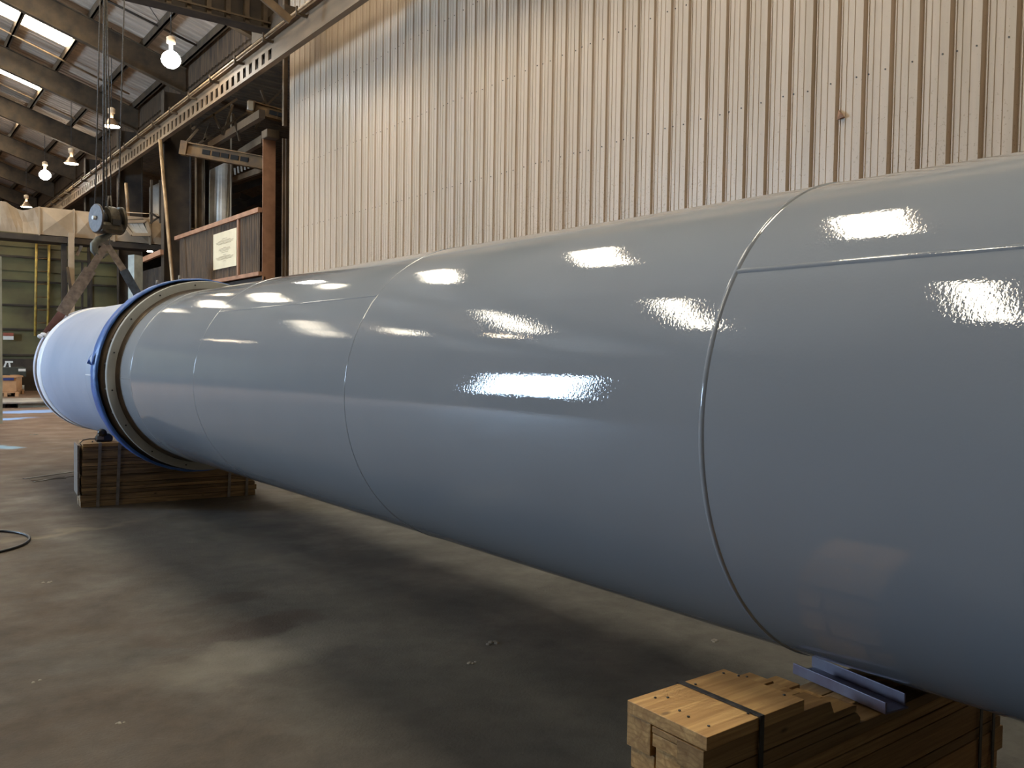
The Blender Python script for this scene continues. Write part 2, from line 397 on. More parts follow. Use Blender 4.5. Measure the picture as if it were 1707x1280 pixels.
struct('trim_1', MB().box((-14.75, 20.2, 0), (-14.65, 25.0, 3.0)), M['machine'])
# translucent roof panels
SP = 6.3; RY = [29.2+SP*i for i in range(-6, 8)]
sk = 0
spots = [(2.4, 5.5, ry+3.35, .55) for ry in RY[:-1]]+[(-9.0, -4.4, 7.15+7.2*k, .40) for k in range(8)]
for xa, xb, yc, hw in spots:
    if yc > 62 or yc < 0: continue
    sk += 1; mb = MB(); d = -.05
    vs = [(xa, yc-hw, roof_z(xa)+d), (xb, yc-hw, roof_z(xb)+d), (xb, yc+hw, roof_z(xb)+d), (xa, yc+hw, roof_z(xa)+d)]
    vs += [(x, y, z+.02) for x, y, z in vs]
    mb.add(vs, [(0, 3, 2, 1), (4, 5, 6, 7), (0, 1, 5, 4), (1, 2, 6, 5), (2, 3, 7, 6), (3, 0, 4, 7)])
    struct('window_%d' % sk, mb, M['skylight'])

# green-brown partition at the far end
FW = 36.6
mb = MB()
z = 0.0; zs = [0, 1.35, 2.3, 3.2, 4.1, 4.45, 5.0, 5.35, 6.1]
for a, b in zip(zs[:-1], zs[1:]): mb.box((-14.5, FW, a+.03), (8.3, FW+.12, b-.03))
mb.box((-14.5, FW+.05, 0), (8.3, FW+.14, 6.1))
wf = struct('wall_far', mb, M['green'])
for zz in (1.35, 2.3, 3.2, 4.1, 5.0):
    g = MB().box((-14.5, FW-.12, zz-.035), (8.3, FW, zz+.035)).build('girt', M['darkbrown'], wf)
for x in (-3, .2, 3.55, 6.8): MB().box((x-.05, FW-.1, 0), (x+.05, FW, 6.1)).build('stud', M['darkbrown'], wf)
MB().box((-14.5, FW-.02, 0), (8.3, FW-.001, 1.2)).build('skirt_panel', M['darkbrown'], wf)

# ------------------------------------------------------------------ roof steel
def rafter(ry, lab):
    t = thing('roof_rafter', lab, 'rafter', (8.0, ry, roof_z(8.0)-1.05), group='roof rafters')
    mb = MB(); o = Vector(t.location)
    def seg(xa, xb):
        za, zb = roof_z(xa)-.27, roof_z(xb)-.27
        mb.add([Vector(p)-o for p in ((xa, ry-.012, za), (xb, ry-.012, zb), (xb, ry-.012, zb-.80), (xa, ry-.012, za-.80), (xa, ry+.012, za), (xb, ry+.012, zb), (xb, ry+.012, zb-.80), (xa, ry+.012, za-.80))],
               [(0, 1, 2, 3), (7, 6, 5, 4), (0, 4, 5, 1), (3, 2, 6, 7), (0, 3, 7, 4), (1, 5, 6, 2)])
    seg(-3, 8.35); seg(-14.5, -3)
    mb.build('web', M['brown'], t)
    fb = MB(); ft = MB()
    for xa, xb in ((-3, 8.35), (-14.5, -3)):
        for q, dz in ((ft, -.28), (fb, -1.07)):
            q.bar(Vector((xa, ry, roof_z(xa)+dz))-o, Vector((xb, ry, roof_z(xb)+dz))-o, .22, .02)
    ft.build('top_flange', M['brown'], t); fb.build('bottom_flange', M['brown'], t)
    return t
rl = {22.9: 'brown steel roof rafter just beyond the ribbed crane bridge girder', 29.2: 'nearest deep brown roof rafter crossing above the brightest hanging lamp',
      35.5: 'deep roof rafter between the two brightest roof light strips', 41.8: 'roof rafter just beyond the second bright roof strip'}
for ry in RY:
    k = round(ry, 1)
    if k < 20 or ry > 75: continue
    rafter(ry, rl.get(k, 'distant brown roof rafter far down the hall above the farthest hanging lamps'))
PX = [8.2, 7.05, 5.5, 3.95, 2.4, .85, -.7, -2.25, -3.75, -5.3, -6.85, -8.4, -9.95]
for i, x in enumerate(PX):
    z = roof_z(x)
    p = MB(); p.box((-.03, 0, -.27), (.03, 60, -.02)); p.box((-.03, 0, -.27), (.09, 60, -.255))
    o = p.build('roof_purlin', M['brown'], loc=(x, 17, z))
    tag(o, ['brown roof purlin closest above the crane runway beam', 'brown roof purlin, second up from the crane runway beam', 'brown roof purlin touching the lower ends of the bright roof strips',
            'brown roof purlin that splits the bright roof strips in two'][i] if i < 4 else 'brown roof purlin high up towards the ridge, left of the bright roof strips', 'purlin', 'roof purlins')
# slender conduits slung under the sheeting
for (a, b, Y, lab) in (((0, 47), (176, 137), 33.9, 'thin bright conduit running down below the first bright roof strip'),
                       ((0, 141), (150, 208), 40.5, 'thin conduit running down below the second bright roof strip'),
                       ((178, 0), (300, 62), 27.4, 'thin dark conduit above the brightest hanging lamp')):
    p, q = at(a[0]-60, a[1]-30, 1, Y), at(b[0]+40, b[1]+20, 1, Y)
    tag(MB().tube([p, q], .035, 6).build('roof_conduit', M['rail'] if Y > 30 else M['darkbrown']), lab, 'conduit')
# sag braces between purlins
for (a, b, Y) in (((243, 2), (265, 35), 26.5),):
    tag(MB().tube([at(*a, 1, Y), at(*b, 1, Y)], .012, 5).build('hanger_wire', M['darkbrown']), 'thin wire under the roof %s of the brightest lamp' % ('just above left' if Y > 26 else 'to the right'), 'wire')

# ------------------------------------------------------------------ crane runway
t = thing('crane_runway_beam', 'long tan crane runway beam with slotted web in front of the corrugated wall', 'crane beam', (7.45, 20, 8.26))
def R0(mb): return rel(t, mb)
yA, yB = -8.9, 62
R0(MB().box((7.38, yA, 8.26), (7.52, yB, 8.30))).build('bottom_flange', M['beam'], t)
R0(MB().box((7.30, yA, 8.80), (7.60, yB, 8.83))).build('top_flange', M['beam'], t)
mb = MB().box((7.40, yA, 8.60), (7.43, yB, 8.80)).box((7.40, yA, 8.29), (7.43, yB, 8.36)).box((7.40, yA, 8.36), (7.43, 19.2, 8.60)).box((7.40, 46, 8.36), (7.43, yB, 8.60))
y = 19.2
while y < 46: mb.box((7.40, y+.20, 8.36), (7.43, y+.42, 8.60)); y += .42
R0(mb).build('slotted_web', M['beam'], t)
R0(MB().box((7.49, 8, 8.3), (7.51, 60, 8.79))).build('web_backing', M['darkbrown'], t)
R0(MB().tube([(7.20, yA, 8.78), (7.20, yB, 8.78)], .03, 8)).build('conductor_pipe', M['rail'], t)
y = 2.0
while y < 60:
    R0(MB().bar((7.46, y, 8.70), (7.16, y, 8.70), .06, .05).bar((7.17, y, 8.68), (7.17, y, 8.86), .04, .04)).build('bracket', M['brown'], t); y += 1.9
R0(MB().box((7.40, yA, 8.83), (7.52, yB, 8.93))).build('rail', M['steel'], t)
# second slim pipe higher up
tag(MB().tube([at(338, 148, 0, 7.9), at(80, 345, 0, 7.9)], .06, 8).build('eave_pipe', M['brown']), 'long brown pipe running just above the crane runway beam', 'pipe')

def bridge(Yb, lab, zb=8.93):
    t = thing('crane_bridge_girder', lab, 'crane girder', (-3, Yb, zb))
    A, B = -13.8, 7.55
    rel(t, MB().box((A, Yb-.02, zb+.02), (B, Yb+.02, zb+.98))).build('web', M['darkbrown'], t)
    rel(t, MB().box((A, Yb-.2, zb), (B, Yb+.2, zb+.03))).build('bottom_flange', M['darkbrown'], t)
    rel(t, MB().box((A, Yb-.2, zb+.97), (B, Yb+.2, zb+1.0))).build('top_flange', M['darkbrown'], t)
    x = B-.35
    while x > A and x > -1.2:
        rel(t, MB().box((x-.05, Yb-.16, zb+.03), (x+.05, Yb-.015, zb+.97))).build('stiffener', M['brown'], t); x -= .42
    rel(t, MB().box((A, Yb-.22, zb+.12), (B, Yb-.19, zb+.16))).build('cable_rail', M['brown'], t)
    rel(t, MB().box((7.30, Yb-1.0, zb-.0), (7.58, Yb+1.0, zb+.32))).build('end_truck', M['brown'], t)
    return t
bridge(19.2, 'dark ribbed crane bridge girder crossing the top of the hall at the wall')
bridge(13.6, 'dark crane bridge girder above the hook block, carrying the hoist ropes')
p = at(428, -14, 1, 16.6); q = at(484, 34, 1, 16.6)
tag(MB().bar(p, q, .06, .16).build('cross_beam', M['beam']), 'pale tan beam end slanting down to the top of the corrugated wall', 'beam')

# ------------------------------------------------------------------ columns, low wall, neighbouring bay
def hcol(name, x0, x1, Y, z0, z1, m, lab, cat='column', dep=.3):
    t = thing(name, lab, cat, ((x0+x1)/2, Y, z0))
    rel(t, MB().box((x0, Y-.01, z0), (x1, Y+.01, z1))).build('web', m, t)
    rel(t, MB().box((x0, Y-dep/2, z0), (x0+.03, Y+dep/2, z1))).build('flange', m, t)
    rel(t, MB().box((x1-.03, Y-dep/2, z0), (x1, Y+dep/2, z1))).build('flange', m, t)
    return t
hcol('steel_column', 7.62, 8.5, 29.2, 0, 10.0, M['darkbrown'], 'wide dark steel column left of the notice board wall, behind the leaning pole')
hcol('steel_column', 7.62, 8.5, 35.5, 0, 10.0, M['darkbrown'], 'dark steel column behind the duct, left of the wide column')
hcol('steel_column', 7.62, 8.5, 41.8, 0, 10.0, M['darkbrown'], 'farthest dark steel column under the crane runway beam')
YR = 21.4
t = thing('red_steel_column', 'red-brown steel column with bracket head at the end of the corrugated wall', 'column', (8.2, YR, 0))
xa = at(438, 350, 1, YR).x; xb = at(459, 350, 1, YR).x; zt = at(440, 219, 1, YR).z
rel(t, MB().box((xa, YR-.0, 0), (xb, YR+.03, zt))).build('front_flange', M['rustred'], t)
rel(t, MB().box((xa+.14, YR+.03, 0), (xb-.14, YR+.3, zt))).build('web', M['rustred'], t)
p0 = at(444, 213, 1, YR-.25); p1 = at(494, 238, 1, YR-.25)
rel(t, MB().box((p0.x, YR-.28, p1.z+.02), (8.37, YR+.1, p0.z-.02))).build('bracket_head', M['brown'], t, bevel=.02)
# dark siding return between the red column and the cream wall
xr0 = xb-.05
mb = MB(); x = xr0; k = 0
while x < XW+.05:
    mb.box((x, 20.75 if k % 2 else 20.80, 0), (min(x+.07, XW+.05), 20.84, 7.0)); x += .07; k += 1
struct('wall_return', mb, M['browncorr'])
tag(MB().box((8.30, 20.7, 7.3), (8.40, 20.8, 11)).build('edge_angle', M['beam']), 'pale vertical steel angle above the red column head at the cream wall edge', 'steel angle')
# low brown wall with rails and notice
XL = 7.98
zt = at(370, 374, 0, XL).z; zb = at(400, 460, 0, XL).z
lw = thing('siding_panel_wall', 'low wall of dark brown vertical siding with red rails carrying the notice', 'wall panel', (XL, 24.8, 0))
pts = corr(21.45, 28.6, .13, [(0, 0), (0, .5), (.02, .6), (.02, .9)])
rel(lw, corr_wall(pts, XL, zb, zt)).build('siding', M['browncorr'], lw)
rel(lw, MB().box((XL-.07, 21.4, zt-.02), (XL+.05, 28.9, zt+.10))).build('top_rail', M['rustred'], lw)
rel(lw, MB().box((XL-.05, 21.4, zb-.08), (XL+.05, 28.9, zb+.02))).build('bottom_rail', M['rustred'], lw)
yp = at(399, 420, 0, XL).y
rel(lw, MB().box((XL-.05, yp-.06, zb), (XL, yp+.06, zt))).build('post', M['rustred'], lw)
rel(lw, MB().box((XL+.1, 21.4, 0), (XL+.14, 28.9, zb-.1))).build('lower_panel', M['darkbrown'], lw)
a, b, c, d = [at(x, y, 0, XL-.03) for x, y in ((355.8, 391.3), (394.6, 379.3), (394.3, 442), (355.8, 450.7))]
ya, yb = (a.y+d.y)/2, (b.y+c.y)/2; zA, zB = (a.z+b.z)/2, (c.z+d.z)/2
sg = thing('notice_board', 'cream paper notice with faint lines of print on the brown siding', 'notice', (XL-.03, (ya+yb)/2, zB))
rel(sg, MB().box((XL-.035, yb, zB), (XL-.015, ya, zA))).build('sheet', M['sign'], sg)
H_ = zA-zB; W_ = ya-yb; rnd = random.Random(3)
for fz, fw in ((.80, .2), (.755, .5), (.725, .75), (.69, .7), (.665, .55), (.56, .1), (.535, .45), (.50, .5), (.47, .35), (.43, .3), (.36, .12), (.32, .5), (.295, .75), (.265, .7), (.24, .6), (.19, .1)):
    mb = MB(); y = yb+W_*(.5-fw/2); e = yb+W_*(.5+fw/2)
    while y < e:
        l = min(rnd.uniform(.03, .10), e-y); mb.box((XL-.039, y, zB+H_*fz), (XL-.036, y+l, zB+H_*(fz+.010))); y += l+.015
    rel(sg, mb).build('printed_line', M['ink'], sg)
dz1_ = at(60, 344, 1, 33.0).z
# leaning pole
p, q = at(267, 233, 1, 28.3), at(288, 474, 1, 27.6)
d = (q-p); q2 = p+d*((0-p.z)/d.z)
tag(MB().tube([p, q2], .055, 10).build('leaning_pole', M['rail']), 'tall thin tan pole leaning in front of the wide dark column', 'pole')
p, q = at(210, 305, 1, 33.5), at(214, 365, 1, 33.5)
q.z = dz1_; tag(MB().tube([p, q], .06, 8).build('short_pole', M['rail']), 'short tan pole standing on top of the duct right of the hook block', 'pole')
# sheets hanging in the next bay
def sheet(quad, Y, lab, bend=.12, m=None):
    P = [at(x, y, 1, Y) for x, y in quad]; n = 9; vs = []; th = .02
    for i in range(n):
        u = i/(n-1)
        for j in range(2):
            a = P[0].lerp(P[1], u) if j == 0 else P[3].lerp(P[2], u)
            for dy in (0, th): vs.append(a+Vector((0, math.sin(u*math.pi*2)*bend*(.5 if j == 0 else 1)+dy, 0)))
    fs = []
    for i in range(n-1):
        a, b = i*4, i*4+4
        fs += [(a, b, b+2, a+2), (a+1, a+3, b+3, b+1), (a, a+1, b+1, b), (a+2, b+2, b+3, a+3)]
    fs += [(0, 2, 3, 1), ((n-1)*4, (n-1)*4+1, (n-1)*4+3, (n-1)*4+2)]
    return tag(MB().add(vs, fs, False).build('galvanised_sheet', m or M['sheet']), lab, 'metal sheet')
sheet([(350, 283), (389, 264), (381, 405), (348, 405)], 30.0, 'bright crumpled galvanised sheet standing behind the low brown wall')
sheet([(249, 312), (275, 300), (280, 372), (249, 366)], 38.6, 'pale ribbed metal sheet seen between the two dark columns', .02)
tag(MB().box((-.02, -.02, 0), (.02, .02, 5.2)).build('sheet_edge_rod', M['whitepaint'], loc=at(384.5, 400, 1, 29.6)), 'thin white rod along the right edge of the crumpled sheet', 'rod')
# X brace
t = thing('cross_brace', 'small dark X-shaped brace in front of the pale sheet between the columns', 'brace', at(265, 372, 1, 30.6))
for a, b in (((250, 354), (279, 372)), ((250, 372), (279, 352))):
    rel(t, MB().bar(at(*a, 1, 30.6), at(*b, 1, 30.6), .05, .06)).build('brace_bar', M['darkbrown'], t)
for x in (252.5, 267):
    tag(MB().bar(at(x, 300, 1, 31.5), at(x, 372, 1, 31.5), .07, .07).build('slim_post', M['darkbrown']), 'slim dark post %s the pale sheet between the columns' % ('at the left edge of' if x < 260 else 'crossing the middle of'), 'post')
# mid steel members behind the low wall
hcol('steel_column', at(326, 330, 1, 33.5).x, at(338, 330, 1, 33.5).x, 33.5, 0, 9.5, M['beam'], 'slim tan steel column left of the crumpled galvanised sheet', dep=.2)
hcol('steel_column', at(340, 330, 1, 35).x, at(349, 330, 1, 35).x, 35, 0, 9.5, M['darkbrown'], 'slim dark steel column hard against the crumpled sheet', dep=.2)
for i, (a, b, Y0, Y1, lab) in enumerate((((350, 243), (437, 190), 31, 22.5, 'pale grey beam slanting up to the right above the slotted yellow crane arm'),
                                         ((400, 256), (440, 232), 29, 24, 'short pale beam slanting up behind the red column'),
                                         ((390, 300), (440, 282), 40, 30, 'thin pale beam edge far behind the red column'))):
    tag(MB().bar(at(*a, 1, Y0), at(*b, 1, Y1), .16, .22).build('tie_beam', M['beam']), lab, 'beam')
# yellow crane arms
def arm(a, b, Y0, Y1, h, lab, slots):
    p, q = at(*a, 1, Y0), at(*b, 1, Y1); d = (q-p).normalized()
    t = thing('yellow_crane_jib', lab, 'crane jib', p-Vector((0, 0, h/2)))
    u = Vector((0, 0, h/2))
    rel(t, MB().bar(p, q, .04, h)).build('web', M['yellowbeam'], t)
    rel(t, MB().bar(p+u, q+u, .22, .03)).build('flange', M['yellowbeam'], t)
    rel(t, MB().bar(p-u, q-u, .22, .03)).build('flange', M['yellowbeam'], t)
    L = (q-p).length
    for f in slots:
        c = p+d*L*f; rel(t, MB().bar(c-d*.11+Vector((0, -.04, 0)), c+d*.11+Vector((0, -.04, 0)), .03, h*.38)).build('slot', M['slot'], t)
    rel(t, MB().bar(p-d*.05, p+d*.14, .26, h*1.15)).build('end_plate', M['yellowbeam'], t)
    return t
arm((305, 247), (440, 272), 25.3, 24.0, .34, 'dirty yellow crane arm with dark slots beside the red column', (.28, .4, .51, .63, .75))
arm((416, 178), (478, 195), 24.0, 23.6, .30, 'shorter dirty yellow crane arm at the top of the wall edge', (.62, .85))
tag(MB().box((-.07, -.05, -.12), (.07, .05, .12)).build('control_box', M['sheet'], loc=at(417, 176, 1, 23.6)), 'small pale box on the end of the shorter crane arm', 'box')
# truss lattice
t = thing('lattice_truss', 'dark lattice truss behind the crane runway beam, above the yellow arm', 'truss', at(370, 230, 1, 25.6))
L = [((320, 215), (395, 165)), ((355, 190), (372, 225)), ((372, 225), (388, 175)), ((340, 235), (350, 205)), ((330, 240), (440, 170)), ((388, 190), (400, 235)), ((435, 150), (448, 185)), ((440, 180), (470, 150)), ((425, 215), (447, 180)), ((300, 250), (330, 215))]
for a, b in L: rel(t, MB().bar(at(*a, 1, 25.6), at(*b, 1, 25.6), .06, .06)).build('lattice_bar', M['brown'], t)
# neighbouring roof beams
for i, (a, b, Y) in enumerate((((385, 318), (442, 300), 38), ((385, 352), (445, 325), 42), ((400, 326), (445, 345), 44), ((385, 338), (420, 330), 46))):
    tag(MB().bar(at(*a, 1, Y), at(*b, 1, Y), .14, .3).build('bay_beam', M['darkbrown']), 'dark beam in the next bay, %s of those seen left of the red column' % ['topmost', 'lowest long one', 'the downward slanting one', 'shortest'][i], 'beam')
t = thing('bay_purlin_rack', 'row of pale short slats high in the next bay behind the red column', 'slats', at(412, 292, 1, 34))
for k in range(8):
    x = 391+k*5.5; y = 285-k*2.6
    rel(t, MB().bar(at(x, y-5, 1, 34), at(x+1, y+6, 1, 34), .06, .05)).build('slat', M['whitepaint'], t)
struct('wall_mid', corr_wall(corr(29.5, 36.5, .2, [(0, 0), (0, .5), (.02, .6), (.02, .9)]), 8.3, 0, 4.6), M['darkbrown'])
tag(MB().bar(at(240, 433, 1, 30.2), at(270, 420, 1, 28.6), .1, .16).build('lintel_rail', M['rustred']), 'short red-brown rail under the right end of the duct', 'rail')

# ------------------------------------------------------------------ hanging lamps
def lamp(p, lab, cool=False, scale=1., on=True):
    t = thing('high_bay_lamp', lab, 'lamp', p, group='hanging high bay lamps')
    r = .27*scale
    if cool:
        MB().lathe([(0, -.20), (.10, -.19), (.17, -.14), (.22, -.07), (.24, 0), (.21, .10), (.15, .17), (.08, .22), (0, .27)], 24, 'z').build('lit_globe', M['lampglasscool'], t)
    else:
        MB().lathe([(.07, .26), (.10, .24), (.14, .16), (.21, .06), (r, 0), (r-.01, 0), (.20, .05), (.13, .15), (.09, .2)], 24, 'z').build('reflector', M['reflector'], t)
        MB().lathe([(0, -.03), (.12, -.02), (r-.03, .0), (r-.03, .03), (.1, .05), (0, .05)], 24, 'z').build('bulb', M['lampglass'], t)
    MB().lathe([(0, .27), (.05, .27), (.05, .40), (.11, .42), (.11, .56), (.05, .60), (0, .60)], 16, 'z').build('ballast', M['ballast'], t)
    top = roof_z(p[0])+.02 if p[0] < 8.4 else 10.2-.0484*(p[0]-8.4)+.02
    MB().tube([(0, 0, .58), (0, 0, max(.8, top-p[2]))], .012, 6).build('hanging_cord', M['strap'], t)
    return t
LX = 6.2
for (px, py, lab, cool, s) in ((285, 100, 'brightest and nearest hanging lamp, glaring white under the roof', True, 1.15), (186, 211, 'second hanging lamp, bronze bell beside the hoist ropes', False, 1.0),
                               (119, 273, 'third hanging lamp, bronze bell between the ropes and the cool white lamp', False, 1.0), (75, 292, 'cool white glaring lamp left of the third bronze lamp', True, 1.0),
                               (44, 345, 'lowest and farthest hanging lamp, just over the dented duct', False, 1.0)):
    lamp(at(px, py, 0, LX), lab, cool, s)
for y in (16.9, 36): lamp((-6.0, y, 9.2), 'hanging lamp in the left half of the hall, %s of the pair' % ('nearer' if y < 20 else 'farther'), False)
lamp((12.6, 26.6, 7.2), 'unseen lamp added in the next bay to brighten the crumpled sheet', False)  # added out of sight to brighten the crumpled sheet
lamp((10.0, 36, 8.0), 'hidden lamp added in the next bay to light the pale ribbed sheet', False)  # extra fill lamp, kept hidden behind the wide column
lamp((11.2, 40.5, 8.4), 'farther unseen lamp added to light the next bay, behind the dark beams', False)  # also added, out of view, as fill for the next bay
tag(MB().box((-.08, -.05, -.02), (.08, .05, .02)).build('strip_lamp', emis('small_lit_tube', (1, .95, .8), 6), loc=at(250, 419, 1, 29.4)), 'small lit tube lamp under the right end of the duct', 'lamp')

# ------------------------------------------------------------------ beige duct at the far end
DY = 33.0
dz0 = at(0, 385, 1, DY).z; dz1 = at(60, 344, 1, DY).z
t = thing('sheet_metal_duct', 'long beige sheet metal duct with cross-creased panels, dented at the left', 'duct', (2, DY, dz0))
xs = [at(x, 380, 1, DY).x for x in (-260, -200, -140, -70, -8, 65, 123, 160, 190, 250, 281)]
def zt_(x):
    return dz1
for i, (a, b) in enumerate(zip(xs[:-1], xs[1:])):
    cx = (a+b)/2; cz = (dz0+dz1)/2; dent = (i == 4)
    top = [Vector((a, DY, dz1)), Vector((b, DY, dz1))]
    mb = MB()
    if dent:
        # buckled top edge
        n = 8; T = []
        for k in range(n+1):
            u = k/n; sag = .17*math.sin(math.pi*max(0, (u-.25)/.75))**1.5 if u > .25 else 0
            T.append(Vector((a+(b-a)*u, DY-.05*math.sin(u*9), dz1-sag+(.05 if u < .3 else 0))))
        vs = T+[Vector((v.x, DY, dz0)) for v in T]+[Vector((v.x, DY-.08*math.sin(j*.8), (v.z+dz0)/2)) for j, v in enumerate(T)]+[v+Vector((0, .9, -.05)) for v in T]
        m_ = n+1; fs = []
        for k in range(n):
            fs += [(k, k+1, 2*m_+k+1), (k, 2*m_+k+1, 2*m_+k), (2*m_+k, 2*m_+k+1, m_+k+1, m_+k), (k, 3*m_+k, 3*m_+k+1, k+1)]
        mb.add(vs, fs)
    else:
        P = [Vector((a, DY, dz0)), Vector((b, DY, dz0)), Vector((b, DY, dz1)), Vector((a, DY, dz1)), Vector((cx, DY-.10, cz))]
        P += [v+Vector((0, .9, 0)) for v in P[:4]]
        mb.add(P, [(0, 1, 4), (1, 2, 4), (2, 3, 4), (3, 0, 4), (3, 2, 7, 8)[:4], (0, 5, 6, 1), (5, 8, 7, 6)])
        mb.f[-3] = tuple(len(mb.v)-9+j for j in (3, 2, 7, 8))
    rel(t, mb).build('duct_panel', M['duct'], t)
    rel(t, MB().box((b-.025, DY-.07, dz0-.04), (b+.025, DY+.92, dz1+.03 if not dent else dz1))).build('seam_flange', M['duct'], t)
rel(t, MB().box((xs[0], DY-.02, dz0-.22), (xs[-1], DY+.9, dz0-.03))).build('support_beam', M['darkbrown'], t)
for (x, lab) in ((122, 'duct leg'),):
    pass
xp = at(118.5, 400, 1, DY-.2).x
tag(MB().box((-.09, -.06, 0), (.09, .06, 5.6)).build('duct_post', M['duct'], loc=(xp, DY-.22, 0)), 'tan post rising in front of the duct left of the hook block', 'post')
xp = at(110, 420, 1, DY-.1).x
tag(MB().box((-.08, -.08, 0), (.08, .08, 5.25)).build('duct_post', M['darkbrown'], loc=(xp, DY+.3, 0)), 'dark post under the duct just left of the tan post', 'post')
for (x, k) in ((137, 'left of'), (152, 'behind')):
    p = at(x, 440, 1, 35.8); tag(MB().box((-.035, -.035, 0), (.035, .035, 4.9)).build('thin_upright', M['darkbrown'], loc=(p.x, 35.8, 0)), 'thin dark upright on the green wall %s the left sling' % k, 'post')
p, q = at(128, 426, 1, 33.5), at(138, 404, 1, 33.5)
tag(MB().bar(p, q, .08, .1).build('knee_brace', M['duct']), 'short tan brace under the duct beside the tan post', 'brace')
p, q = at(112, 445, 1, 32.68), at(119, 490, 1, 32.68)
tag(MB().bar(p, q, .08, .14).build('bent_strut', M['brown']), 'bent brown strut beside the tan post above the left sling', 'strut')
# vent grille
g = thing('vent_grille', 'tilted louvred vent box on the duct right of the hook block', 'vent', at(222, 380, 1, DY-.5))
P = [at(*c, 1, DY-.5) for c in ((203, 370), (243, 369), (250, 391), (219, 391))]
Q = [at(*c, 1, DY-.05) for c in ((208, 366), (238, 364), (247, 384), (215, 384))]
rel(g, MB().bar(P[0], P[1], .1, .1).bar(P[1], P[2], .1, .1).bar(P[2], P[3], .12, .1).bar(P[3], P[0], .1, .1)).build('frame', M['duct'], g)
rel(g, MB().add([P[0], P[1], Q[1], Q[0]], [(0, 1, 2, 3)]).add([P[1], P[2], Q[2], Q[1]], [(0, 1, 2, 3)]).add([P[3], P[0], Q[0], Q[3]], [(0, 1, 2, 3)]).add(Q, [(0, 1, 2, 3)])).build('housing', M['brown'], g)
for u in (.2, .45, .7):
    a = P[0].lerp(P[1], u+.05); b = P[3].lerp(P[2], u+.1); rel(g, MB().bar(a+Vector((0, .03, 0)), b+Vector((0, .03, 0)), .16, .03, (0, 1, 0))).build('louvre', M['sheet'], g)
# handrail wire on the duct
tag(MB().tube([at(195, 353, 1, 32.8), at(262, 357, 1, 32.8), at(283, 380, 1, 31), at(330, 381, 1, 29)], .02, 6).build('slack_cable', M['rail']), 'thin slack cable running from the duct past the leaning pole', 'cable')

# ladder
t = thing('wall_ladder', 'yellow steel ladder fixed upright on the green far wall', 'ladder', at(68, 570, 1, 36.2))
for xt, xb_ in ((61, 58.5), (82, 79.5)):
    rel(t, MB().tube([at(xt, 400, 1, 36.2), at(xb_, 560, 1, 36.2)], .045, 8)).build('rail', M['yellow'], t)
for k in range(8):
    y = 409+k*21.5; rel(t, MB().tube([at(60-k*.25, y, 1, 36.2), at(82-k*.25, y+.6, 1, 36.2)], .02, 6)).build('rung', M['yellowbeam'], t)
rel(t, MB().box((at(55, 400, 1, 36.2).x, 36.0, at(60, 402, 1, 36.2).z), (at(89, 400, 1, 36.2).x, 36.4, at(60, 399, 1, 36.2).z))).build('top_bracket', M['brown'], t)
p, q = at(48, 393, 1, 33.6), at(104, 401, 1, 33.6)
tag(MB().bar(p, q, .06, .07).build('light_batten', M['duct']), 'pale batten fixed just under the duct above the ladder', 'batten')
# small danger notice
t = thing('wall_sign', 'small red and white sign low on the green far wall at the left edge', 'sign', at(14, 568, 1, 36.4))
a, b = at(5, 566, 1, 36.4), at(22.5, 560, 1, 36.4); rel(t, MB().box((a.x, 36.38, a.z), (b.x, 36.42, b.z))).build('white_field', M['whitepaint'], t)
a, b = at(5, 560, 1, 36.4), at(22.5, 555, 1, 36.4); rel(t, MB().box((a.x, 36.38, a.z), (b.x, 36.42, b.z))).build('red_field', M['signred'], t)
# machine bench
a = at(42, 652, 1, 35.6)
t = thing('machine_bench', 'dark green-grey machine bench against the far wall at the left edge', 'machine', (a.x-1, 35.6, 0))
zt2 = at(20, 612, 1, 35.6).z
rel(t, MB().box((a.x-2.2, 35.3, zt2-.35), (a.x, 36.1, zt2))).build('top', M['machine'], t, bevel=.02)
rel(t, MB().box((a.x-2.1, 35.4, .05), (a.x-.12, 36.0, zt2-.35))).build('body', M['machine'], t)
rel(t, MB().box((a.x-.25, 35.28, zt2-.14), (a.x-.02, 35.3, zt2-.05))).build('white_plate', M['whitepaint'], t)
rel(t, MB().lathe([(0, 0), (.08, 0), (.08, .22), (0, .22)], 12, 'z', (a.x-.15, 35.25, .05))).build('foot', M['whitepaint'], t)
b = at(15, 606, 1, 35.6)
rel(t, MB().bar((b.x-.15, 35.6, zt2), (b.x-.08, 35.6, zt2+.2), .05, .05).bar((b.x+.03, 35.6, zt2), (b.x+.0, 35.6, zt2+.2), .05, .05).box((b.x-.12, 35.55, zt2+.16), (b.x+.12, 35.65, zt2+.22))).build('lamp_head', M['whitepaint'], t)
# crates
def crate(x0, x1, ytop, ybase, Y, lab, lbl):
    a, b = at(x0, ybase, 1, Y), at(x1, ybase, 1, Y); zt = at(x1, ytop, 1, Y).z
    z0 = .16
    t = thing('pallet_crate', lab, 'crate', ((a.x+b.x)/2, Y+.5, 0))
    rel(t, MB().box((a.x, Y, z0), (b.x, Y+1.0, zt))).build('box', M['cardboard'], t, bevel=.01)
    rel(t, MB().box((a.x-.03, Y-.03, zt-.03), (b.x+.03, Y+1.03, zt+.02))).build('lid', M['cardboard'], t)
    pm = MB().box((a.x, Y-.05, .12), (b.x+.05, Y+1.05, .155))
    for x in (a.x, b.x-.05, (a.x+b.x)/2): pm.box((x, Y-.05, 0), (x+.1, Y+1.05, .12))
    rel(t, pm).build('pallet', M['cardboard'], t)
    if lbl:
        c, d = at(5, 634, 1, Y), at(23, 631, 1, Y); rel(t, MB().box((c.x, Y-.035, c.z), (d.x, Y-.005, d.z+.03))).build('label', M['bluelabel'], t)
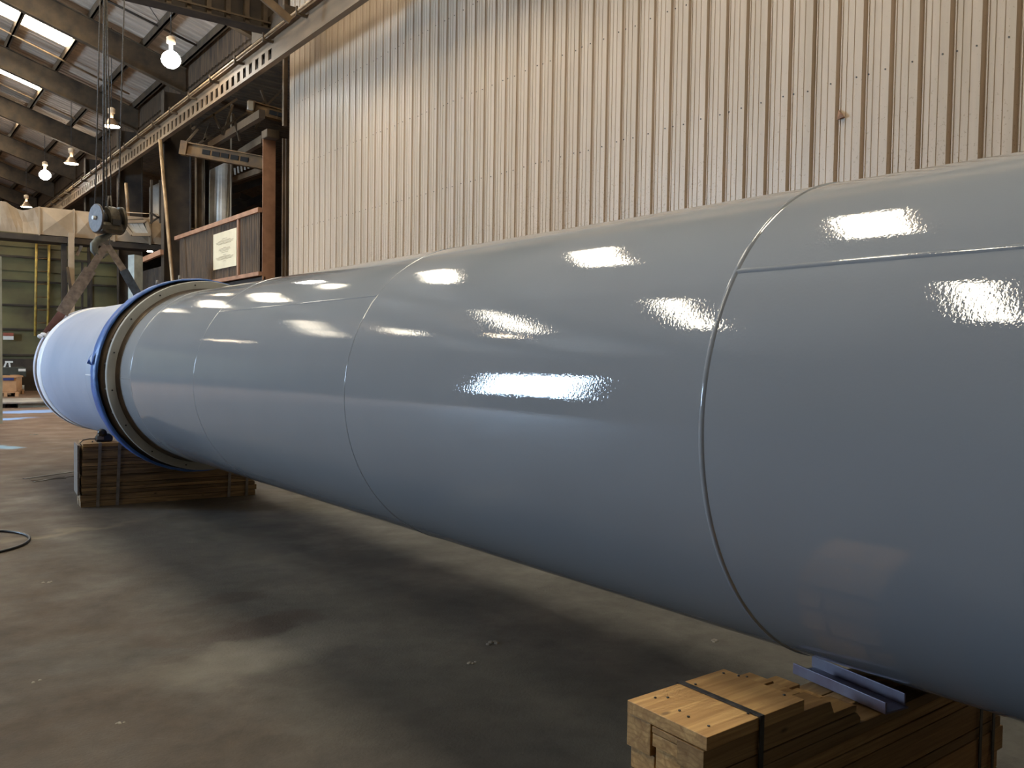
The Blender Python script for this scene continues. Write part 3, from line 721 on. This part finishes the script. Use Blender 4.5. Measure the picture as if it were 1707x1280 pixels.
crate(-16, 28, 628, 656, 32.6, 'orange-brown crate with navy label on a pallet at the left edge', True)
crate(25, 37, 627, 650, 34.2, 'narrow orange-brown crate just behind the labelled crate', False)
# plate on the floor
t = thing('floor_plate', 'long low steel plate stack with pale top lying across the far floor', 'steel plate', (2, 27.6, 0))
rel(t, MB().box((-2.5, 26.6, .12), (5.2, 28.6, .16))).build('top_sheet', M['greyplate'], t)
rel(t, MB().box((-2.4, 26.75, 0), (2.9, 28.5, .12))).build('base_bar', M['black'], t)
rel(t, MB().box((3.2, 26.7, 0.0), (5.0, 28.5, .12))).build('base_bar', M['conc'], t)
# pale post at the left frame edge
a = at(3.6, 700, 1, 21.5)
tag(MB().box((-.14, -.1, 0), (0, .1, at(2, 428, 1, 21.5).z)).build('edge_post', M['conc'], loc=(a.x, 21.5, 0)), 'pale dirty post cut off by the left edge of the photo', 'post')
# concrete pillar behind slings
p, q, m_ = at(213.5, 425, 1, 25), at(238, 425, 1, 25), at(223, 425, 1, 24.8)
t = thing('pale_pillar', 'pale grey box pillar between the right sling and the dark siding', 'pillar', ((p.x+q.x)/2, 25, 0))
rel(t, MB().prism([(p.x, 25), (m_.x, 24.75), (q.x, 25), (m_.x+.1, 25.3)], 2, 0, p.z)).build('shaft', M['conc'], t)

# ------------------------------------------------------------------ tower sections
TA = Vector((-.01963893, .99977807, -.00762379)); C0 = Vector((2.9740996, .05676206, 1.4824341)); R = .874
XA = Vector((TA.y, -TA.x, 0)).normalized(); ZA = XA.cross(TA)
TM = Matrix((XA, TA, ZA)).transposed()
def section(name, lab, s):
    t = thing(name, lab, 'tower section'); t.rotation_euler = TM.to_euler()
    t.location = C0+TA*s-ZA*R; return t
def ring(mb, prof, s0, n=160): return mb.lathe([(r, h) for r, h in prof], n, 'y', (0, 0, R))
s_mid = 2.0
T1 = section('steel_tower_section', 'long glossy grey painted steel tower section lying on timber cribs', s_mid)
def L(s): return s-s_mid
FG = 10.2*R; FB = 10.75*R
# shell in gently different cans
segs = [-5.5, 1.972*R-.0, 4.733*R, 7.6*R, 9.68*R, FG-.02]
mb = MB(); prof = []
S0 = -5.5
while S0 < FG+.03: prof.append((R, L(S0))); S0 += .35
prof.append((R, L(FG+.03)))
prof += [(R-.03, L(FG+.03)), (R-.03, L(-5.5))]
MB().lathe(prof, 256, 'y', (0, 0, R), closed=True).build('shell', M['gloss'], T1)
def weld(s, w, h, par=None, LL=L, m=None, n=200, rr=R):
    pr = [(rr-.001, LL(s)-w/2), (rr+h*.7, LL(s)-w*.25), (rr+h, LL(s)), (rr+h*.7, LL(s)+w*.25), (rr-.001, LL(s)+w/2)]
    mb = MB().lathe(pr, n, 'y', (0, 0, R)); return mb.build('girth_weld', m or M['gloss'], par or T1)
weld(1.972*R, .024, .005); weld(4.733*R, .014, .0022); weld(7.6*R, .014, .0022); weld(9.68*R, .016, .0025); weld(-.8*R, .022, .0035)
def seam(s0, s1, deg, w, h, par=None, LL=L, m=None):
    a = math.radians(deg); rd = Vector((-math.cos(a), 0, math.sin(a))); tn = Vector((math.sin(a), 0, math.cos(a)))
    mb = MB(); vs = []; n = max(2, int(abs(s1-s0)/.12)+1)
    for i in range(n+1):
        s = s0+(s1-s0)*i/n
        for u, hh in ((-w/2, -.001), (-w*.25, h*.7), (0, h), (w*.25, h*.7), (w/2, -.001)):
            p = rd*(R+hh)+tn*u; vs.append((p.x, LL(s), p.z+R))
    fs = []
    for i in range(n):
        for k in range(4): fs.append((i*5+k, i*5+k+1, (i+1)*5+k+1, (i+1)*5+k))
    return mb.add(vs, fs, True).build('long_weld', m or M['gloss'], par or T1)
seam(-.8*R, 1.972*R, 35.2, .022, .0045); seam(4.733*R, 7.6*R, 39.2, .014, .0025); seam(9.7*R, FG, -1, .012, .002); seam(1.972*R, 4.733*R, 200, .014, .002)
# grey flange
fl = MB().lathe([(R-.02, L(FG)), (1.116*R, L(FG)), (1.121*R, L(FG)+.006), (1.121*R, L(FG)+.058), (1.116*R, L(FG)+.064), (R-.02, L(FG)+.064)], 200, 'y', (0, 0, R), closed=True, smooth=False).build('flange_ring', M['flange'], T1)
neck = MB().lathe([(R+.001, L(FG)-.05), (R+.010, L(FG)-.035), (R+.028, L(FG)-.001), (R, L(FG)-.001)], 200, 'y', (0, 0, R)).build('flange_neck', M['flangedark'], T1)
nb = 16
for k in range(nb):
    a = 2*math.pi*(k+.37)/nb; c, q = math.cos(a)*1.075*R, math.sin(a)*1.075*R
    MB().lathe([(0, L(FG)-.008), (.008, L(FG)-.008), (.008, L(FG)+.001)], 8, 'y', (c, 0, q+R), smooth=False).build('bolt_hole_plug', M['black'], T1)
# far, primed section
s2 = 13.0
T2 = section('primed_tower_section', 'pale lilac primed tower section at the far left with blue wrapped flange', s2)
def L2(s): return s-s2
SE = 15.35*R
sh = MB().lathe([(R, L2(FB)), (R, L2(FB)+1), (R, L2(SE)-1), (R, L2(SE)), (R-.03, L2(SE)), (R-.03, L2(FB))], 200, 'y', (0, 0, R), closed=True).build('shell', M['primer'], T2)
weld(11.85*R, .014, .0018, T2, L2, M['primer']); seam(FB, 11.85*R, -1, .014, .002, T2, L2, M['whiteseal'])
# flange with blue film on its rim
MB().lathe([(R-.02, L2(FB)-.26), (1.10*R, L2(FB)-.26), (1.145*R, L2(FB)-.18), (1.145*R, L2(FB)-.02), (R-.02, L2(FB)-.02)], 200, 'y', (0, 0, R), closed=True, smooth=False).build('flange_ring', M['flangedark'], T2)
vs = []; n = 200; rn = random.Random(5)
pf = [(1.150, -.235), (1.172, -.225), (1.176, -.10), (1.174, -.03), (1.168, .015), (1.05, .03), (1.0, .035)]
jit = [[1+.0015*math.sin(k*.9+i*2)+rn.uniform(-.0015, .0015) for k in range(n)] for i in range(len(pf))]
for i, (r, h) in enumerate(pf):
    for k in range(n):
        a = 2*math.pi*k/n; rr = r*R*(jit[i][k] if i < 5 else 1)
        vs.append((rr*math.cos(a), L2(FB)+h+.006*math.sin(k*.33+i)*(i in (0, 4)), rr*math.sin(a)+R))
fs = [(i*n+k, i*n+(k+1) % n, (i+1)*n+(k+1) % n, (i+1)*n+k) for i in range(len(pf)-1) for k in range(n)]
tp = MB().add(vs, fs, True).build('blue_film_wrap', M['tape'], T2); label(tp, 'crinkled blue film wrap')
md = tp.modifiers.new('solid', 'SOLIDIFY'); md.thickness = .003
# a torn bit of film at the left
a = math.radians(172)
MB().add([(1.19*R*math.cos(a)-.02, L2(FB)-.06, R+1.19*R*math.sin(a)+.03), (1.18*R*math.cos(a), L2(FB)-.15, R+1.18*R*math.sin(a)+.10), (1.19*R*math.cos(a)-.05, L2(FB)-.12, R+1.17*R*math.sin(a)-.02), (1.17*R*math.cos(a), L2(FB)-.02, R+1.17*R*math.sin(a)-.04)],
         [(0, 1, 2), (0, 2, 3)]).build('torn_film_flap', M['tape'], T2)
for k in range(24):
    a = 2*math.pi*(k+.52)/24; c, q = math.cos(a)*1.085*R, math.sin(a)*1.085*R
    MB().tube([(c, L2(FG)+.066, q+R), (c, L2(FB)-.18, q+R)], .011, 8).build('bolt', M['strap'], T2)
for i, z in enumerate((.012, .0)):
    pass
MB().lathe([(R+.001, L2(SE)-.34), (R+.010, L2(SE)-.33), (R+.014, L2(SE)-.10), (R+.001, L2(SE)-.09)], 200, 'y', (0, 0, R)).build('white_lip_band', M['whiteseal'], T2)
MB().lathe([(R+.001, L2(SE)-.088), (R+.004, L2(SE)-.08), (R+.004, L2(SE)), (R-.02, L2(SE)), (R-.02, L2(SE)-.08)], 200, 'y', (0, 0, R)).build('black_gasket', M['black'], T2)
MB().lathe([(R-.01, L2(SE)), (R+.022, L2(SE)+.005), (R+.022, L2(SE)+.13), (R-.02, L2(SE)+.11), (0.02, L2(SE)+.11)], 200, 'y', (0, 0, R)).build('end_cap', M['paleprimer'], T2)
# two lifting pins on top of the flange
for px_, y1_, y2_ in ((262, 467, 474), (299, 459, 470)):
    p = at(px_, y2_+3, 1, 9.35); q = at(px_, y1_, 1, 9.35)
    iv = (Matrix.Translation(T2.location) @ T2.rotation_euler.to_matrix().to_4x4()).inverted()
    MB().tube([iv @ p, iv @ q], .012, 8).build('lifting_pin', M['steel'], T2)

# ------------------------------------------------------------------ timber cribs
def crib(name, lab, x0, x1, y0, y1, ztop, saddle, yaw, m_side, m_cap, straps, cap_len, seed, lean=0.0, gap=.0025, strapm='strap'):
    rn = random.Random(seed)
    t = thing('timber_crib', lab, 'timber stack', (x0, y0, 0), yaw)
    D = y1-y0; LN = x1-x0; cw = D/3
    def board(xa, xb, ya, yb, za, zb, m, sx=0.):
        # a board exists only where its layer is not cut away for the tower
        st = .02; xs_ = [xa+(xb-xa)*i/max(2, int((xb-xa)/st)) for i in range(max(2, int((xb-xa)/st))+1)]
        ok = [saddle(x) > za+min(.012, (zb-za)*.6) for x in xs_]
        runs = []; cur = []
        for x, g in zip(xs_, ok):
            if g: cur.append(x)
            elif cur: runs.append(cur); cur = []
        if cur: runs.append(cur)
        for run in runs:
            if len(run) < 3: continue
            mb = MB(); n = len(run)-1; x0_ = run[0]; vs = []
            for x in run:
                zz_ = min(zb, saddle(x)-.001)
                for yy, zz in ((ya, za), (yb, za), (yb, zz_), (ya, zz_)): vs.append((x-x0_, yy-ya, zz-za))
            fs = [(0, 3, 2, 1), (n*4, n*4+1, n*4+2, n*4+3)]
            for i in range(n):
                for k in range(4): fs.append((i*4+k, i*4+(k+1) % 4, (i+1)*4+(k+1) % 4, (i+1)*4+k))
            mb.add(vs, fs).build('plank', m, t, loc=(x0_+lean*za, ya, za), bevel=.0015)
    zcap = ztop-.038
    for c in range(3):
        z = 0; ya = c*cw+gap; yb = (c+1)*cw-gap
        while z < zcap-.005:
            h = rn.choice((.038, .038, .089, .089, .064)); h = min(h, zcap-z)
            if h < .012 or zcap-(z+h) < .02: h = zcap-z
            dx = rn.uniform(-.008, .014); dy = rn.uniform(-.001, gap*3.2)
            board(dx, LN+rn.uniform(-.03, .02), ya+(dy if c != 1 else 0), yb+(dy if c != 1 else 0), z+gap*.6, z+h-gap*.6, m_side)
            z += h
    board(-.004, cap_len, .0, D, zcap+.001, ztop, m_cap)
    board(LN-.32, LN, .0, D, zcap+.001, ztop, m_cap)
    for sx in straps:
        mb = MB(); th = .0015; wdt = .019 if strapm == 'strap' else .032
        zt = min(saddle(sx), ztop)+.001
        sl = lean*ztop
        mb.bar((sx, -.004, 0), (sx+sl, -.004, zt), wdt, th*2, (0, 1, 0)); mb.bar((sx+sl, -.005, zt+.001), (sx+sl, D+.005, zt+.001), wdt, th*2); mb.bar((sx, D+.004, 0), (sx+sl, D+.004, zt), wdt, th*2, (0, 1, 0))
        mb.build('steel_strap', M[strapm], t)
    return t
def bottom_z(xw, yw):
    s = (yw-C0.y)/TA.y; cx = C0.x+TA.x*s; cz = C0.z+TA.z*s
    return cx, cz
# near crib
nx0, ny0, ny1 = 1.695, 1.400, 1.686
cx, cz = bottom_z(0, ny0)
def sad_near(x):
    xx = x+nx0
    if xx < 2.13: return .731
    tube = cz-math.sqrt(max(.0, .90**2-(xx-cx)**2)) if abs(xx-cx) < .88 else 9
    P_ = [(2.13, .694), (2.25, .690), (2.26, .650), (2.39, .648), (2.40, .606), (2.46, .588), (9, .588)]
    step = .731
    for (xa, za), (xb, zb) in zip(P_[:-1], P_[1:]):
        if xa <= xx <= xb: step = za+(zb-za)*(xx-xa)/(xb-xa)
    return min(step, tube, .731)
near = crib('timber_crib', 'nearest strapped stack of yellow pine planks under the glossy tower section', nx0, 3.38, ny0, ny1, .731, sad_near, 0, M['wood'], M['wood'], (.215, 1.50, 1.60), .435, 11)
# nails
for (u, v) in ((.07, .25), (.10, .23), (.06, .15), (.05, .11), (.05, .04), (.20, .03), (.22, .015), (.24, .25), (.38, .26), (.39, .05), (.40, .22), (.415, .20)):
    MB().lathe([(0, .7335), (.004, .7335), (.004, .731)], 8, 'z', (u, v, 0)).build('nail_head', M['strap'], near)
# steel channel chock
a, b = Vector((2.522, 1.385, .590)), Vector((2.582, 1.762, .590))
t = thing('steel_channel', 'short lilac-grey steel channel lying across the nearest timber stack', 'steel channel', a, 0)
d = (b-a).normalized(); r = Vector((d.y, -d.x, 0))
def cb(c0, c1, w_, h_): return rel(t, MB().bar(c0, c1, w_, h_))
cb(a+Vector((0, 0, .019)), b+Vector((0, 0, .019)), .006, .038).build('leg', M['channel'], t, bevel=.002)
cb(a+r*.105+d*.012+Vector((0, 0, .024)), b+r*.105+d*.012+Vector((0, 0, .024)), .006, .040).build('leg', M['channel'], t, bevel=.002)
cb(a+r*.052+Vector((0, 0, .003)), b+r*.052+Vector((0, 0, .003)), .105, .006).build('web', M['channel'], t)
# far crib
fx0, fy0 = 1.75, 9.85; yaw = math.atan2(9.69-9.85, 3.56-1.75)
cx2, cz2 = bottom_z(0, 9.9)
def sad_far(x):
    xx = x+fx0
    tube = cz2-math.sqrt(max(0, .885**2-(xx-cx2)**2)) if abs(xx-cx2) < .86 else 9
    return min(tube, .68)
far = crib('timber_crib', 'farther stained timber stack with steel straps under the flanged joint', fx0, fx0+1.82, fy0, fy0+.44, .675, sad_far, yaw, M['oldwood'], M['wood'], (.16, .35, 1.52, 1.72), .55, 5, lean=.04, gap=.004, strapm='steel')
MB().box((-.03, .01, .13), (-.012, .42, .66)).build('end_board', M['greywood'], far)
# charger lump on the far crib
t = thing('cable_connector', 'black cable connector with a thin looped lead on the farther timber stack', 'connector', (2.0, 9.98, .68))
MB().prism([(-.08, 0), (.08, 0), (.085, .05), (.05, .085), (-.06, .08), (-.085, .04)], 1, -.05, .05).build('housing', M['black'], t, bevel=.012)
MB().lathe([(0, -.06), (.04, -.06), (.045, .0), (.03, .05), (0, .05)], 14, 'y', (-.02, 0, .095)).build('grip', M['black'], t)
MB().box((-.075, -.056, .025), (-.01, -.048, .06)).build('metal_insert', M['steel'], t)
MB().tube([(-.08, 0, .03), (-.14, .01, .032), (-.2, .02, .02), (-.235, .0, -.01), (-.215, -.02, -.04), (-.17, -.03, -.05), (-.13, -.02, -.03), (-.11, 0, .008)], .006, 6).build('lead', M['black'], t)

# ------------------------------------------------------------------ hook block, ropes, slings
HY = 13.45
hc = at(180, 366, 1, HY)
t = thing('hook_block', 'large round hoist hook block hanging on wire ropes over the tower end', 'hook block', at(176, 430, 1, HY))
Rz = Matrix.Rotation(math.radians(16), 3, 'Z')
def HB(prof, n=32, sm=False, cl=False): return rel(t, MB().lathe(prof, n, 'x', hc, smooth=sm, closed=cl, R=Rz))
HB([(0, -.185), (.195, -.185), (.205, -.175), (.205, -.16), (0, -.16)]).build('cheek_plate', M['hookplate'], t)
HB([(0, -.225), (.028, -.225), (.028, -.18)], 12).build('axle_nut', M['whitepaint'], t)
HB([(.09, -.16), (.09, -.05)], 24).build('sheave_hub', M['black'], t)
HB([(0, -.04), (.17, -.04), (.19, -.02), (.195, .03), (.19, .08), (.17, .10), (0, .10)], 32).build('block_body', M['hookbody'], t)
HB([(.11, .10), (.11, .15)], 24).build('sheave', M['black'], t)
HB([(0, .15), (.195, .15), (.205, .16), (.205, .185), (0, .185)]).build('cheek_plate', M['hookbody'], t)
# lower housing joining the cheeks
rel(t, MB().box((-.17, -.17, -.205), (.17, .17, -.05), Rz, hc)).build('lower_housing', M['hookbody'], t, bevel=.05)
rel(t, MB().box((-.03, -.20, -.09), (.09, -.18, -.01), Rz, hc)).build('inspection_slot', M['black'], t)
hp = [(184, 386), (183, 391), (176, 395), (164, 400), (157, 408), (157, 417), (163, 425), (172, 427), (180, 423)]
rel(t, MB().tube([at(x, y, 1, HY) for x, y in hp], [.03, .036, .048, .054, .058, .054, .046, .034, .015], 12)).build('hook', M['hookhook'], t)
rel(t, MB().tube([at(181, 391, 1, HY-.03), at(183, 400, 1, HY-.03), at(182, 412, 1, HY-.03)], .008, 6)).build('safety_latch', M['steel'], t)
# ropes
zt = 8.97
for i, (xb, yb, xt, off, lab) in enumerate(((158.5, 350, 167, .0, 'leftmost hoist wire rope above the hook block'), (172.5, 350, 173.5, .0, 'thick hoist wire rope, second from left above the hook block'),
                                           (178, 352, 176, .05, 'hoist wire rope in the middle above the hook block'), (186, 350, 178, .0, 'hoist wire rope above the right side of the hook block'),
                                           (197.5, 352, 207, .08, 'rightmost hoist wire rope above the hook block'))):
    p = at(xb, yb, 1, HY+off); q = at(xt, 0, 1, HY+off); d = q-p; q = p+d*((zt-p.z)/d.z)
    tag(MB().tube([p, q], (.010 if i != 1 else .015), 8).build('hoist_rope', M['rope']), lab, 'wire rope')
# chain shackle piece over the block
tag(MB().tube([at(x, y, 1, HY-.05) for x, y in ((180, 352), (179.5, 340), (181, 327), (184, 326), (185.5, 340), (185, 352))], .012, 8).build('rope_thimble', M['rope']), 'narrow looped thimble standing on top of the hook block', 'rope thimble')
def sling(path, widths, lab, mats, y0=HY):
    t = thing('lifting_sling', lab, 'sling', path[-1])
    for i, m in enumerate(mats):
        a, b = path[i], path[i+1]
        rel(t, MB().bar(a, b, .012, widths[i], (1, 0, -.7) if a.x > b.x else (1, 0, .6))).build(['upper_webbing', 'sleeve', 'lower_webbing'][i], M[m], t)
    return t
hk = at(176, 411, 1, HY)
sl = [at(177, 409, 1, HY-.03), at(151, 449, 1, 13.40), at(103, 522, 1, 13.42), at(78, 556, 1, SE+.06)]
sling([sl[0], sl[1], sl[2], sl[3]], [.10, .16, .11], 'grey and maroon lifting sling from the hook down to the left tower lip', ['sling', 'sling', 'slingmaroon'])
sr = [at(179, 409, 1, HY-.03), at(206, 450, 1, 13.36), at(229, 490, 1, 13.32), at(236, 502, 1, 13.3)]
sling([sr[0], sr[1], sr[2], sr[3]], [.09, .12, .12], 'grey and navy lifting sling from the hook down behind the blue flange', ['sling', 'slingblue', 'slingblue'])
# white padding where the sling bears
rel(T2, MB()); 
p = at(74, 562, 1, 13.35)
iv = (Matrix.Translation(T2.location) @ T2.rotation_euler.to_matrix().to_4x4()).inverted()
mb = MB(); rn = random.Random(2)
for k in range(7):
    c = iv @ (at(66+k*2.4, 559+rn.uniform(-1, 2), 1, 13.42)); mb.lathe([(0, -.03), (.025, -.015), (.03, .01), (.015, .03), (0, .035)], 8, 'z', c)
mb.build('edge_padding', M['whiteseal'], T2)

# ------------------------------------------------------------------ floor objects
pts = []
for i in range(40):
    a = 2*math.pi*i/40; pts.append((.60+.50*math.cos(a), 8.53+.55*math.sin(a), .012))
tag(MB().tube(pts, .012, 8, closed=True).build('cable_loop', M['black']), 'black cable lying in a loop on the floor at the left edge', 'cable')
t = thing('trench_cover', 'thin cracked dark trench cover strip in the floor left of the far timber stack', 'floor cover', at(100, 790, 2, 0))
a, b, c = at(40, 798, 2, .002), at(131, 785, 2, .002), at(56, 803, 2, .002)
rel(t, MB().bar(a, b, .05, .008).bar(c, c+(b-a)*1.05, .04, .008)).build('edge_strip', M['black'], t)
rel(t, MB().box((a.x+.05, a.y-.22, 0), (a.x+.45, a.y-.03, .006))).build('cover_plate', M['brown'], t)
for i, (x, y, s, lab) in enumerate(((820, 1073, .05, 'short crooked crumb of debris on the dark floor, nearer the tower'), (792, 1105, .035, 'small curled scrap on the dark floor below the crooked crumb'),
                                    (79, 971, .03, 'pale chip on the floor right of the cable loop'), (205, 1205, .025, 'pale chip on the floor near the bottom left'),
                                    (60, 1136, .022, 'flat chip on the floor at the lower left edge'), (57, 725, .06, 'white scrap on the far floor left of the timber stack'),
                                    (1190, 1068, .03, 'white crumbly chip on the light floor strip under the tower'))):
    p = at(x, y, 2, 0); rn = random.Random(i); mb = MB()
    for k in range(4):
        c = p+Vector((rn.uniform(-s, s), rn.uniform(-s, s)*.5, 0)); r = s*rn.uniform(.25, .5)
        mb.lathe([(0, 0), (r, 0), (r*.8, r*.35), (r*.2, r*.55), (0, r*.5)], 6, 'z', c, smooth=False)
    tag(mb.build('floor_debris', M['debris']), lab, 'debris')
